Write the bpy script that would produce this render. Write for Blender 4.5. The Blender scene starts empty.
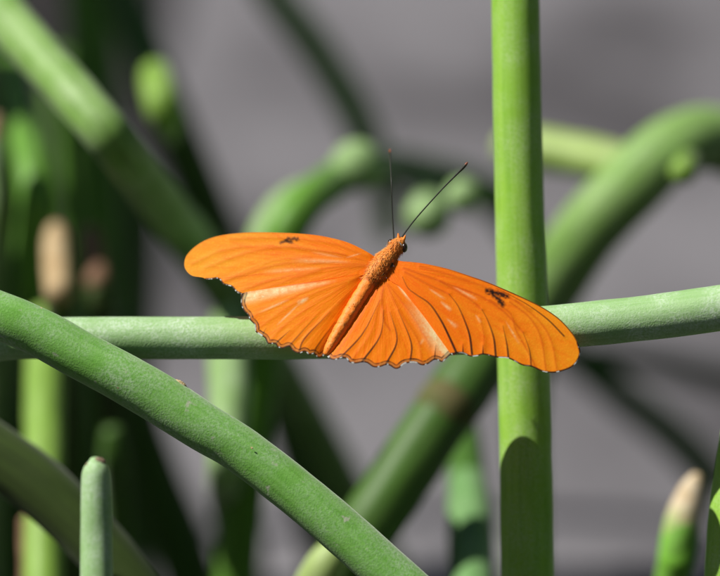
import bpy, math, random
import numpy as np
from mathutils import Vector, noise

random.seed(7)
rng = np.random.default_rng(7)
scene = bpy.context.scene
COL = scene.collection

# ------------------------------------------------------------------ camera frame
TH = math.radians(18.0)
FOCUS = Vector((0, 0, 0.22))
RIGHT = Vector((1, 0, 0))
UP = Vector((0, math.sin(TH), math.cos(TH)))
FWD = Vector((0, math.cos(TH), -math.sin(TH)))
DIST = 1.0
WIDTH = 0.146
PX = WIDTH / 720.0
EYE = FOCUS - FWD * DIST
S_CAM = Vector((-0.60, 0.74, 0.315)).normalized()
SUN = (RIGHT * S_CAM.x + UP * S_CAM.y - FWD * S_CAM.z).normalized()


def P(px, py, mm):
    d = mm * 0.001
    s = PX * (DIST + d)
    return FOCUS + RIGHT * ((px - 360) * s) + UP * ((288 - py) * s) + FWD * d


def cam2w(x, y, d):
    return FOCUS + RIGHT * x + UP * y + FWD * d


def deep(d):
    """stems well behind the butterfly are set further back still"""
    if d <= 60: return d
    return 60 + (d - 60) * 1.6 if d <= 240 else min(348 + (d - 240) * 0.62, 440)


# ------------------------------------------------------------------ small helpers
def tag(o, label=None, cat=None, group=None, kind=None):
    if label: o['label'] = label
    if cat: o['category'] = cat
    if group: o['group'] = group
    if kind: o['kind'] = kind
    return o


def mesh_obj(name, verts, faces, mat, parent=None, origin=None, smooth=True, attrs=None):
    v = np.asarray(verts, dtype=np.float64)
    if origin is None:
        origin = Vector((0, 0, 0))
    v = v - np.array(origin)
    me = bpy.data.meshes.new(name)
    me.from_pydata(v.tolist(), [], faces)
    if attrs:
        for an, (typ, arr) in attrs.items():
            a = me.attributes.new(an, typ, 'POINT')
            a.data.foreach_set('color' if typ == 'FLOAT_COLOR' else ('vector' if typ == 'FLOAT_VECTOR' else 'value'),
                               np.asarray(arr, dtype=np.float32).ravel())
    if smooth:
        me.polygons.foreach_set('use_smooth', np.ones(len(me.polygons), dtype=bool))
    if mat: me.materials.append(mat)
    me.update()
    o = bpy.data.objects.new(name, me)
    COL.objects.link(o)
    if parent is not None:
        o.parent = parent
    else:
        o.location = origin
    return o


def catmull(pts, step):
    """pts: list of arrays; returns dense samples roughly `step` apart"""
    p = np.asarray(pts, dtype=float)
    n = len(p)
    ext = np.vstack([2 * p[0] - p[1], p, 2 * p[-1] - p[-2]])
    out = []
    for i in range(n - 1):
        p0, p1, p2, p3 = ext[i], ext[i + 1], ext[i + 2], ext[i + 3]
        m = max(2, int(math.ceil(np.linalg.norm((p2 - p1)[:3]) / step)))
        for k in range(m):
            t = k / m
            out.append(0.5 * ((2 * p1) + (-p0 + p2) * t + (2 * p0 - 5 * p1 + 4 * p2 - p3) * t * t
                              + (-p0 + 3 * p1 - 3 * p2 + p3) * t ** 3))
    out.append(p[-1])
    return np.array(out)


def sweep(path, radii, sides=20, wob=0.0, seed=0.0, ridge=0.0, cap0=True, cap1=True):
    """tube along path with rounded ends; returns verts, faces, attribute (cos, sin, length)"""
    path = np.asarray(path, float); radii = np.asarray(radii, float)
    n = len(path)
    tan = np.gradient(path, axis=0)
    tan /= np.linalg.norm(tan, axis=1)[:, None]
    ref = np.array([0.0, 0.0, 1.0]) if abs(tan[0][2]) < 0.8 else np.array([0.0, 1.0, 0.0])
    u = np.cross(tan[0], ref); u /= np.linalg.norm(u)
    rings = []
    acc = 0.0
    frames = []
    for i in range(n):
        u = u - tan[i] * np.dot(u, tan[i]); u /= np.linalg.norm(u)
        w = np.cross(tan[i], u)
        frames.append((u.copy(), w))
        if i: acc += np.linalg.norm(path[i] - path[i - 1])
        rings.append((path[i], radii[i], acc, i))
    seq = []
    if cap0:
        for a in (80, 62, 42, 20):
            a = math.radians(a)
            seq.append((path[0] - tan[0] * radii[0] * math.sin(a) * 0.6, radii[0] * math.cos(a), 0.0, 0))
    seq += rings
    if cap1:
        for a in (20, 42, 62, 80):
            a = math.radians(a)
            seq.append((path[-1] + tan[-1] * radii[-1] * math.sin(a) * 0.9, radii[-1] * math.cos(a), acc, n - 1))
    V, A = [], []
    ang = np.arange(sides) * 2 * math.pi / sides
    for (c, r, l, i) in seq:
        u, w = frames[i]
        for a in ang:
            ca, sa = math.cos(a), math.sin(a)
            rr = r
            if wob:
                q = Vector((ca * 0.9 + seed, sa * 0.9, l / max(radii.max(), 1e-5) * 0.45))
                rr = r * (1 + wob * noise.noise(q) + wob * 0.5 * noise.noise(q * 2.7))
            if ridge: rr *= 1 + ridge * math.cos(a * 5 + seed)
            V.append(c + (u * ca + w * sa) * rr)
            A.append((ca, sa, l))
    m = len(seq)
    F = []
    for i in range(m - 1):
        for k in range(sides):
            k2 = (k + 1) % sides
            F.append((i * sides + k, i * sides + k2, (i + 1) * sides + k2, (i + 1) * sides + k))
    F.append(tuple(range(sides - 1, -1, -1)))
    F.append(tuple(range((m - 1) * sides, m * sides)))
    return V, F, A


# ------------------------------------------------------------------ materials
def new_mat(name):
    m = bpy.data.materials.new(name); m.use_nodes = True
    nt = m.node_tree
    return m, nt, nt.nodes['Principled BSDF'], nt.nodes['Material Output']


def add(nt, t, **kw):
    n = nt.nodes.new(t)
    for k, v in kw.items():
        setattr(n, k, v)
    return n


def ramp(nt, fac, stops):
    r = nt.nodes.new('ShaderNodeValToRGB')
    el = r.color_ramp.elements
    while len(el) < len(stops): el.new(0.5)
    for e, (p, c) in zip(el, stops):
        e.position = p; e.color = (c[0], c[1], c[2], 1) if hasattr(c, '__len__') else (c, c, c, 1)
    nt.links.new(fac, r.inputs[0])
    return r.outputs[0]


def mixc(nt, fac, a, b, blend='MIX'):
    m = nt.nodes.new('ShaderNodeMix'); m.data_type = 'RGBA'; m.blend_type = blend
    for s, v in ((m.inputs[0], fac), (m.inputs[6], a), (m.inputs[7], b)):
        if isinstance(v, bpy.types.NodeSocket): nt.links.new(v, s)
        elif hasattr(v, '__len__'): s.default_value = (v[0], v[1], v[2], 1)
        else: s.default_value = v
    return m.outputs[2]


def stem_mat(name, base, bloom, amount=0.5, deep=None, rough=0.5, sss=0.0, bump=0.35, blotch=None, spec=0.3, sheen=0.12):
    """living stem skin: green, waxy bloom in specks and clouds, faint lengthwise streaks"""
    m, nt, b, out = new_mat(name)
    tc = add(nt, 'ShaderNodeTexCoord')
    at = add(nt, 'ShaderNodeAttribute', attribute_name='swp')
    mp = add(nt, 'ShaderNodeMapping'); mp.inputs['Scale'].default_value = (3.2, 3.2, 30)
    nt.links.new(at.outputs['Vector'], mp.inputs[0])
    stk = add(nt, 'ShaderNodeTexNoise'); stk.inputs['Scale'].default_value = 1.6; stk.inputs['Detail'].default_value = 4
    nt.links.new(mp.outputs[0], stk.inputs['Vector'])
    cl = add(nt, 'ShaderNodeTexNoise'); cl.inputs['Scale'].default_value = 120; cl.inputs['Detail'].default_value = 5
    mot = add(nt, 'ShaderNodeTexNoise'); mot.inputs['Scale'].default_value = 1800; mot.inputs['Detail'].default_value = 3.5
    mot.inputs['Roughness'].default_value = 0.62
    fin = add(nt, 'ShaderNodeTexNoise'); fin.inputs['Scale'].default_value = 3000; fin.inputs['Detail'].default_value = 2
    for n in (cl, mot, fin): nt.links.new(tc.outputs['Object'], n.inputs['Vector'])
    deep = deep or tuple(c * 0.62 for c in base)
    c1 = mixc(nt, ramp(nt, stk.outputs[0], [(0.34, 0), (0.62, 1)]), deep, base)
    f_cl = ramp(nt, cl.outputs[0], [(0.38, 0.08), (0.64, 1)])
    f_mo = ramp(nt, mot.outputs[0], [(0.38, 0.10), (0.66, 1)])
    mul = add(nt, 'ShaderNodeMath', operation='MULTIPLY'); nt.links.new(f_cl, mul.inputs[0]); nt.links.new(f_mo, mul.inputs[1])
    mu2 = add(nt, 'ShaderNodeMath', operation='MULTIPLY'); nt.links.new(mul.outputs[0], mu2.inputs[0]); mu2.inputs[1].default_value = amount
    c2 = mixc(nt, mu2.outputs[0], c1, bloom)
    if blotch:
        bl = add(nt, 'ShaderNodeTexNoise'); bl.inputs['Scale'].default_value = 420; bl.inputs['Detail'].default_value = 5
        nt.links.new(tc.outputs['Object'], bl.inputs['Vector'])
        c2 = mixc(nt, ramp(nt, bl.outputs[0], [(0.66, 0), (0.73, 0.8)]), c2, blotch)
    nt.links.new(c2, b.inputs['Base Color'])
    b.inputs['Roughness'].default_value = rough
    b.inputs['Specular IOR Level'].default_value = spec
    b.inputs['Sheen Weight'].default_value = sheen
    b.inputs['Sheen Roughness'].default_value = 0.45
    b.inputs['Sheen Tint'].default_value = (0.95, 0.97, 0.92, 1)
    if sss:
        b.inputs['Subsurface Weight'].default_value = sss
        b.inputs['Subsurface Radius'].default_value = (0.6, 1.0, 0.25)
        b.inputs['Subsurface Scale'].default_value = 0.0012
    ad = add(nt, 'ShaderNodeMath', operation='ADD'); nt.links.new(mot.outputs[0], ad.inputs[0]); nt.links.new(fin.outputs[0], ad.inputs[1])
    bp = add(nt, 'ShaderNodeBump'); bp.inputs['Strength'].default_value = bump; bp.inputs['Distance'].default_value = 0.00022
    nt.links.new(ad.outputs[0], bp.inputs['Height']); nt.links.new(bp.outputs[0], b.inputs['Normal'])
    return m


def plain_mat(name, c0, c1, scale, rough=0.6, bump=0.0, dist=0.0005, spec=0.3):
    m, nt, b, out = new_mat(name)
    tc = add(nt, 'ShaderNodeTexCoord')
    n = add(nt, 'ShaderNodeTexNoise'); n.inputs['Scale'].default_value = scale; n.inputs['Detail'].default_value = 5
    nt.links.new(tc.outputs['Object'], n.inputs['Vector'])
    nt.links.new(ramp(nt, n.outputs[0], [(0.35, c0), (0.65, c1)]), b.inputs['Base Color'])
    b.inputs['Roughness'].default_value = rough
    b.inputs['Specular IOR Level'].default_value = spec
    if bump:
        bp = add(nt, 'ShaderNodeBump'); bp.inputs['Strength'].default_value = bump; bp.inputs['Distance'].default_value = dist
        nt.links.new(n.outputs[0], bp.inputs['Height']); nt.links.new(bp.outputs[0], b.inputs['Normal'])
    return m


M = {
    'lime': stem_mat('lime_stem_skin', (0.27, 0.50, 0.05), (0.46, 0.60, 0.30), 0.55, deep=(0.21, 0.43, 0.035), sss=0.15, rough=0.42, bump=0.18),
    'glaucous': stem_mat('glaucous_stem_skin', (0.27, 0.45, 0.18), (0.54, 0.66, 0.50), 0.85, deep=(0.22, 0.40, 0.13), sss=0.12, rough=0.55, bump=0.3, sheen=0.22),
    'mottled': stem_mat('mottled_stem_skin', (0.165, 0.39, 0.065), (0.46, 0.60, 0.40), 0.62, deep=(0.12, 0.33, 0.035), sss=0.10, rough=0.44, bump=0.32, sheen=0.28,
                        blotch=(0.42, 0.45, 0.33)),
    'pale': stem_mat('pale_stem_skin', (0.24, 0.40, 0.13), (0.44, 0.54, 0.38), 0.6, rough=0.55, bump=0.2),
    'palelime': stem_mat('pale_lime_stem_skin', (0.32, 0.45, 0.12), (0.44, 0.54, 0.26), 0.5, rough=0.5, bump=0.2),
    'yellowgreen': stem_mat('yellow_green_stem_skin', (0.215, 0.385, 0.05), (0.30, 0.44, 0.12), 0.4, rough=0.5, bump=0.2),
    'palebright': stem_mat('chalky_pale_stem_skin', (0.26, 0.42, 0.15), (0.40, 0.52, 0.30), 0.5, rough=0.55, bump=0.2),
    'softgreen': stem_mat('soft_green_stem_skin', (0.15, 0.32, 0.10), (0.26, 0.40, 0.20), 0.5, rough=0.5, bump=0.2),
    'fresh': stem_mat('fresh_green_stem_skin', (0.12, 0.30, 0.028), (0.20, 0.36, 0.08), 0.3, rough=0.5, bump=0.2),
    'bright': stem_mat('bright_green_stem_skin', (0.17, 0.42, 0.04), (0.28, 0.50, 0.14), 0.4, rough=0.5, bump=0.2),
    'bentskin': stem_mat('bent_stem_skin', (0.19, 0.36, 0.07), (0.36, 0.48, 0.24), 0.7, rough=0.5, bump=0.2),
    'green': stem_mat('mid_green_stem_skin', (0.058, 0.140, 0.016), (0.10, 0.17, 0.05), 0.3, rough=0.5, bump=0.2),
    'deep': stem_mat('shade_green_stem_skin', (0.050, 0.145, 0.010), (0.08, 0.16, 0.03), 0.3, rough=0.5, bump=0.2),  # green darkened to carry part of the back stems' shade
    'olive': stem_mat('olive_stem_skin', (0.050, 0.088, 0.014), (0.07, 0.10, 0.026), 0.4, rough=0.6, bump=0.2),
    'tan': plain_mat('dry_tan_stem_end', (0.34, 0.23, 0.11), (0.46, 0.35, 0.20), 300, 0.8, 0.4),
    'brown': plain_mat('dry_brown_stem_skin', (0.20, 0.11, 0.065), (0.30, 0.18, 0.11), 260, 0.8, 0.4),
    'ring': plain_mat('brownish_ring', (0.070, 0.098, 0.022), (0.115, 0.095, 0.035), 200, 0.8, 0.4),
    'scar': plain_mat('corky_scar', (0.42, 0.30, 0.13), (0.62, 0.52, 0.30), 2600, 0.85, 0.7),
    'tipcut': plain_mat('withered_tip', (0.16, 0.08, 0.05), (0.30, 0.24, 0.16), 1200, 0.8, 0.5),
    'leaf': plain_mat('shrub_leaf', (0.04, 0.09, 0.02), (0.07, 0.13, 0.035), 60, 0.45),
    'bark': plain_mat('shrub_bark', (0.10, 0.07, 0.05), (0.18, 0.13, 0.09), 120, 0.85, 0.6, 0.002),
}

def fade_mat(name, z0, z1, dry0, dry1, green):
    m, nt, b, out = new_mat(name)
    at = add(nt, 'ShaderNodeAttribute', attribute_name='swp')
    tc = add(nt, 'ShaderNodeTexCoord')
    n = add(nt, 'ShaderNodeTexNoise'); n.inputs['Scale'].default_value = 320; n.inputs['Detail'].default_value = 5
    nt.links.new(tc.outputs['Object'], n.inputs['Vector'])
    sx = add(nt, 'ShaderNodeSeparateXYZ'); nt.links.new(at.outputs['Vector'], sx.inputs[0])
    ma = add(nt, 'ShaderNodeMath', operation='MULTIPLY_ADD'); ma.inputs[1].default_value = (z1 - z0) * 1.6; nt.links.new(n.outputs[0], ma.inputs[0]); nt.links.new(sx.outputs[2], ma.inputs[2])
    mr = add(nt, 'ShaderNodeMapRange'); nt.links.new(ma.outputs[0], mr.inputs[0])
    off = (z1 - z0) * 0.8
    mr.inputs[1].default_value = z0 + off; mr.inputs[2].default_value = z1 + off
    dry = ramp(nt, n.outputs[0], [(0.35, dry0), (0.65, dry1)])
    nt.links.new(mixc(nt, mr.outputs[0], dry, green), b.inputs['Base Color'])
    b.inputs['Roughness'].default_value = 0.7; b.inputs['Specular IOR Level'].default_value = 0.25
    bp = add(nt, 'ShaderNodeBump'); bp.inputs['Strength'].default_value = 0.5; bp.inputs['Distance'].default_value = 0.0006
    nt.links.new(n.outputs[0], bp.inputs['Height']); nt.links.new(bp.outputs[0], b.inputs['Normal'])
    return m


M['dryfade'] = fade_mat('dry_tip_fading_to_green', 0.0075, 0.0145, (0.50, 0.38, 0.22), (0.64, 0.54, 0.38), (0.17, 0.42, 0.04))

# ------------------------------------------------------------------ stems
STEMS = []


def stem(name, label, pts, mat, root=True, sides=20, cat='plant stem', group=None, wob=0.05, step_f=0.55, ridge=0.0, lean=0.25):
    """pts: (px, py, depth_mm, radius_px) from the tip to the foot, in the photograph's pixels and real depth;
    the foot is then carried on down into the soil"""
    arr = []
    for (x, y, d, r) in pts:
        d = deep(d)
        w = P(x, y, d)
        arr.append((w.x, w.y, w.z, r * PX * (1 + d * 0.001)))
    arr = [np.array(a) for a in arr]
    if root:
        last = arr[-1]
        t = last[:3] - arr[-2][:3]; t /= np.linalg.norm(t)
        h = last[2]
        st = np.linalg.norm(last[:3] - arr[-2][:3])
        q = last.copy()
        while q[2] > -0.006:
            st = min(st * 1.3, 0.045)
            t = t * (1.15 - 0.3 * (1 - lean)) + np.array([0, 0, -1.0]) * 0.28 * (1.2 - lean); t /= np.linalg.norm(t)
            q = q.copy(); q[:3] += t * st; q[3] *= 1.01
            arr.append(q)
    rmin = min(a[3] for a in arr)
    den = catmull(arr, max(rmin * step_f, 0.0018))
    base = Vector(den[-1][:3])
    seed = random.uniform(0, 50)
    V, F, A = sweep(den[:, :3], den[:, 3], sides, wob, seed, ridge)
    o = mesh_obj(name, V, F, M[mat], origin=base, attrs={'swp': ('FLOAT_VECTOR', A)})
    tag(o, label, cat, group)
    o['_b'] = list(base)
    STEMS.append(o)
    return o


def branch(name, parent, pts, mat, label=None, sides=18, wob=0.05):
    arr = []
    for (x, y, d, r) in pts:
        d = deep(d)
        w = P(x, y, d)
        arr.append((w.x, w.y, w.z, r * PX * (1 + d * 0.001)))
    den = catmull(arr, max(min(a[3] for a in arr) * 0.5, 0.0012))
    V, F, A = sweep(den[:, :3], den[:, 3], sides, wob, random.uniform(0, 50))
    o = mesh_obj(name, V, F, M[mat], parent=parent, origin=parent.location, attrs={'swp': ('FLOAT_VECTOR', A)})
    if label: o['label'] = label
    return o


def scar(parent, px, py, mm, size_px, squash=(1.0, 0.6, 0.7), mat='scar', ang=0.0, label=None):
    c = P(px, py, mm)
    V, F = [], []
    nu, nv = 12, 8
    ca, sa = math.cos(ang), math.sin(ang)
    for i in range(nv + 1):
        th = math.pi * i / nv
        for k in range(nu):
            ph = 2 * math.pi * k / nu
            q = Vector((math.sin(th) * math.cos(ph) * squash[0], math.cos(th) * squash[1], math.sin(th) * math.sin(ph) * squash[2]))
            r = size_px * PX * (1 + 0.35 * noise.noise(q * 1.7 + Vector((px, py, 0))))
            x, y = q.x * ca - q.y * sa, q.x * sa + q.y * ca
            V.append(c + (RIGHT * x + UP * y - FWD * q.z) * r)
    for i in range(nv):
        for k in range(nu):
            k2 = (k + 1) % nu
            F.append((i * nu + k, i * nu + k2, (i + 1) * nu + k2, (i + 1) * nu + k))
    o = mesh_obj('node_scar', V, F, M[mat], parent=parent, origin=parent.location)
    if label: o['label'] = label
    return o


# --- the sharp stems round the butterfly
s1 = stem('upright_stem', 'sharp lime green upright stem crossing behind the butterfly\'s right wing',
          [(513, -130, 26, 23), (514.5, -40, 24, 23.6), (516, 20, 23, 24), (517.5, 120, 22, 24.4), (521, 250, 22, 25.2), (524, 370, 22, 26.4), (526.5, 480, 22.5, 26.6), (528, 590, 23, 26.6)],
          'lime', sides=40, wob=0.025, ridge=0.006)
s2 = stem('level_stem', 'pale waxy green level stem that the butterfly is perched on',
          [(850, 284, -10, 21), (790, 297, -8, 22.5), (720, 308, -5, 23), (640, 318.5, -2, 22.6), (560, 326.5, 0, 22), (480, 332, 1.6, 21.6), (400, 335.5, 4.2, 21.4), (320, 337.5, 6.5, 21.4), (240, 338, 8.5, 21.4), (150, 338, 10.5, 21.2), (65, 338, 12, 21),
           (-20, 343, 15, 21), (-110, 372, 22, 22), (-190, 440, 30, 23)],
          'glaucous', sides=40, wob=0.03, lean=0.1)
s3 = stem('slanting_stem', 'sharp mottled green stem slanting down in front of the level stem',
          [(-150, 262, 4, 22), (-90, 282, 2, 23), (-10, 312, -2, 24), (40, 333, -3, 24.2), (82, 356, -3.5, 24.2), (125, 379, -4, 24.6), (164, 402, -4, 25.2), (205, 428, -4.5, 24.4), (244, 452, -5, 23.4), (302, 497, -6, 23.6), (358, 545, -7, 24), (410, 592, -8, 24.5), (462, 640, -9, 25), (516, 692, -9, 25)],
          'mottled', sides=44, wob=0.03, step_f=0.35, lean=0.5)
scar(s3, 181.2, 384.0, -4.6, 4.4, (1.8, 0.6, 0.9), ang=-0.62, label='raised pale corky leaf scar on the upper edge')
scar(s3, 252, 448, -10.0, 1.1, (1.4, 0.8, 0.5), ang=-0.7)
scar(s3, 118, 388, -9.0, 0.9, (1.0, 0.8, 0.5), mat='tipcut')
scar(s3, 41, 309, -4, 2.2, (1.3, 0.7, 0.8), ang=-0.45)
s4 = stem('stub_stem', 'pale grey green upright stub with a withered blunt tip at bottom left',
          [(95.5, 460.5, -26, 6.5), (95.6, 464, -26, 10.5), (96, 471, -26, 14), (96.3, 482, -26, 15.2), (96.3, 500, -26, 15.8), (96.5, 540, -26, 16.2), (97, 600, -27, 16.6)], 'glaucous', sides=30, wob=0.04)
scar(s4, 87.6, 466.5, -26.8, 3.0, (0.7, 1.4, 0.9), mat='tipcut')
scar(s4, 99, 461, -26.3, 6.0, (1.1, 0.6, 0.9), mat='tipcut', ang=-0.2)
s5 = stem('shade_olive_stem', 'thick stem, its shade painted in dull olive, slanting behind the pale stub at bottom left',
          [(-110, 380, 50, 28), (-30, 436, 50, 30), (43, 490, 50, 30), (98, 545, 50, 28), (145, 606, 50, 28)], 'olive', sides=26)  # the olive skin stands in for shade falling on this stem
s6 = stem('edge_stem', 'lime green stem leaning up along the lower right edge of the picture',
          [(775, 300, 18, 22), (757, 380, 16, 25), (745, 440, 14, 26), (736, 500, 12, 26), (731, 560, 12, 26), (728, 620, 12, 26)], 'lime', sides=30)

# --- blurred stems behind
b1 = stem('leaning_stem', 'long blurred pale stem slanting from the top left corner down behind the butterfly\'s left wing',
          [(-130, -135, 115, 22), (-30, -22, 100, 23.5), (40, 57, 85, 24), (87, 110, 76, 24), (118, 147, 76, 24), (150, 188, 98, 23.5), (210, 268, 150, 23), (280, 372, 185, 22.5), (340, 482, 210, 23), (385, 575, 225, 24)],
          'bentskin', sides=28, lean=0.4)
b2 = stem('arching_stem', 'blurred dark green stem arching down from the top edge, left of the antennae',
          [(390, 236, 290, 12), (384, 195, 282, 14), (370, 152, 278, 17), (356, 118, 280, 17), (336, 80, 285, 17.5), (309, 38, 290, 17.5), (280, 2, 295, 17), (255, -35, 305, 17), (210, -90, 330, 16), (130, -150, 340, 17), (10, -150, 350, 18), (-100, -70, 360, 19), (-160, 80, 370, 20)],
          'fresh', sides=22)
b3 = stem('hooped_stem', 'blurred green stem hooped like a bridge behind the butterfly\'s head',
          [(540, 275, 285, 15), (505, 208, 250, 19), (470, 188, 238, 20), (430, 176, 225, 20), (395, 168, 205, 19), (362, 168, 160, 19), (325, 187, 130, 19), (296, 215, 120, 20), (276, 258, 120, 21), (262, 340, 125, 22)],
          'fresh', sides=24)
branch('side_shoot', b3, [(352, 172, 160, 14), (354, 168, 145, 22), (356, 166, 134, 26)], 'palebright', label='pale rounded shoot tip left of the antennae')
branch('side_shoot', b3, [(424, 186, 245, 11), (426, 205, 180, 17), (428, 216, 134, 23)], 'palebright', label='pale rounded shoot tip just behind the right antenna')
branch('side_shoot', b3, [(466, 190, 255, 9), (464, 194, 180, 14), (463, 196, 134, 18)], 'palebright', label='small pale shoot tip beside the upright stem')
branch('side_shoot', b3, [(330, 186, 140, 12), (300, 197, 135, 17), (280, 216, 130, 20), (264, 248, 128, 21), (255, 300, 130, 21)], 'palebright')  # lit left side of the hoop, laid on as a paler length

b4 = stem('bent_stem', 'thick blurred green stem bending over at the right edge behind the upright stem',
          [(800, 200, 165, 28), (745, 152, 142, 32), (705, 139, 136, 33), (668, 152, 132, 33), (630, 188, 132, 33), (588, 232, 134, 33), (556, 282, 138, 31), (533, 345, 145, 25), (526, 420, 150, 20), (527, 500, 155, 20), (528, 600, 160, 20)],
          'bentskin', sides=28)
branch('side_shoot', b4, [(648, 172, 134, 19), (605, 161, 139, 21.5), (570, 154, 143, 22), (535, 149, 146, 22), (512, 147, 148, 20)], 'palelime', label='pale yellow green side shoot running behind the upright stem')
branch('side_shoot', b4, [(688, 162, 128, 11), (685, 168, 116, 13), (683, 171, 106, 14)], 'yellowgreen', label='short bright stub under the bend')
b6 = stem('crossing_stem', 'thick blurred mid green stem with a brown ring slanting down left below the right wing',
          [(522, 304, 104, 24), (506, 326, 102, 30), (462, 388, 96, 31), (412, 460, 92, 31), (365, 532, 90, 31), (315, 612, 92, 31)], 'green', sides=26)  # shade on this stem is put into its dark skin
branch('stem_ring', b6, [(452, 401, 94.6, 30.6), (448, 406, 94.3, 31.6), (444, 412, 94, 30.8)], 'ring', label='brown ring scar round the stem')
stem('lit_stem_foot', 'lit foot of the crossing stem, put in as a pale lime end below the slanting stem at the bottom edge',
     [(338, 548, 70, 15), (326, 566, 70, 20), (308, 604, 72, 22)], 'palelime')  # sunlit foot of the crossing stem, built as a separate paler piece
stem('far_slanting_stem', 'thin dark blurred stem slanting down right from below the right wing tip',
     [(520, 318, 300, 16), (585, 365, 300, 17), (622, 396, 300, 17.5), (663, 428, 300, 18), (700, 465, 300, 18), (760, 540, 305, 18)], 'deep', lean=0.4)
stem('far_level_stem', 'very blurred olive stem lying nearly level under the pale stem at the right edge',
     [(590, 352, 420, 12), (642, 361, 420, 13), (690, 371, 420, 13), (740, 384, 420, 13), (800, 420, 420, 14)], 'olive')
b8 = stem('dry_tipped_stem', 'green stem with a dry tan pointed tip at lower right',
          [(682, 524, 82, 17.5), (677, 552, 82, 18), (671, 590, 84, 18)], 'bright', sides=22)
branch('dry_tip', b8, [(697, 477, 82, 7), (693, 487, 82, 12), (688, 503, 82, 15.7), (682, 524, 82, 17.9), (677.5, 550, 82, 18.5), (676, 560, 82, 18.3)], 'dryfade', label='dry tan pointed tip')
b9 = stem('short_stem', 'blurred pale green upright stem end left of the upright stem at the bottom',
          [(468, 484, 116, 20), (470, 510, 109, 22.5), (471, 545, 101, 23), (472, 600, 90, 23)], 'softgreen')
branch('shade_tip', b9, [(462, 415, 128, 14), (464, 440, 124, 17), (468, 485, 115.8, 19.6)], 'deep', label='upper end with its shade painted dark green')  # shaded upper length of the stem, painted in a darker skin
b10 = stem('pale_upright_stem', 'blurred pale upright stem under the left wing, behind the slanting stem',
           [(229, 320, 122, 19), (229, 360, 115, 21), (228, 420, 105, 20.5), (224, 470, 104, 17.5), (225, 500, 150, 16), (234, 545, 170, 17), (240, 600, 190, 17)], 'pale')
b11 = stem('yellowish_stem', 'blurred yellow green upright stem below the level stem at the left',
           [(46, 318, 122, 18), (45, 360, 115, 19.5), (44, 420, 106, 20), (44, 480, 98, 20), (44, 600, 88, 20)], 'yellowgreen')
b12 = stem('bright_stem', 'blurred bright green upright stem at the left edge below the leaning stem',
           [(2, -60, 190, 12), (8, 20, 175, 14), (15, 80, 160, 15), (22, 125, 149, 16), (30, 165, 139, 17), (35, 205, 135, 17), (31, 245, 136, 17), (29, 300, 142, 17), (30, 360, 170, 17), (50, 450, 225, 18)], 'fresh')
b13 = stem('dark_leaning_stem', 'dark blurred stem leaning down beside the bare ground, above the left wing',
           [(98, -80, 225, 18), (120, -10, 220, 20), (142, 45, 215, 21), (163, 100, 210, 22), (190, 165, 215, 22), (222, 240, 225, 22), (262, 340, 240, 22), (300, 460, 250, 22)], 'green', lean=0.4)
branch('side_shoot', b13, [(158, 92, 195, 11), (158, 84, 175, 12), (155, 70, 155, 14), (159, 92, 138, 18), (165, 114, 136, 17), (172, 136, 146, 8)], 'yellowgreen', label='sunlit patch of the dark stem, put in as a bright lime shoot')  # patch of sunlight on the stem, built as a brighter shoot
b14 = stem('tan_tipped_stem', 'blurred stem with a tan cut top just above the level stem at the left',
           [(59, 290, 111.5, 14.8), (61, 312, 116, 15.5), (64, 360, 145, 16), (66, 450, 165, 16), (68, 600, 175, 16)], 'olive')
branch('cut_end', b14, [(56, 231, 130, 10), (56.5, 242, 125, 13.5), (57, 263, 118, 14.6), (59, 292, 111, 15)], 'tan', label='tan cut top')
b15 = stem('brown_tipped_stem', 'blurred olive stem with a faded brown top right of the tan cut one',
           [(97, 278, 136.5, 12.6), (102, 312, 140, 14), (108, 380, 178, 14), (112, 470, 185, 15), (115, 600, 190, 15)], 'olive')
branch('cut_end', b15, [(90, 233, 146, 9), (92, 246, 142, 11.5), (97, 281, 136, 12.6)], 'brown', label='faded brown top')
b16 = stem('dry_brown_stem', 'blurred dry pinkish brown stem under the olive stem at bottom left',
           [(28, 520, 95, 9), (30, 540, 95, 11), (31, 570, 95, 11.5), (32, 620, 97, 12)], 'brown')
b17 = stem('tan_edge_stem', 'pale blurred stem with a tan top cut by the left edge of the picture',
           [(-6, 140, 130, 9), (-5, 170, 130, 9.5), (-5, 230, 132, 10), (-6, 330, 145, 11), (-8, 480, 160, 12)], 'pale')
branch('cut_end', b17, [(-5, 118, 130, 7), (-5, 126, 130, 8.5), (-6, 141, 130, 8.9)], 'tan', label='tan cut top')
stem('dim_stem', 'dim green upright stem tip just behind the pale stub',
     [(112, 432, 130, 10), (114, 458, 132, 14), (117, 500, 140, 15), (122, 600, 150, 16)], 'green')
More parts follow.
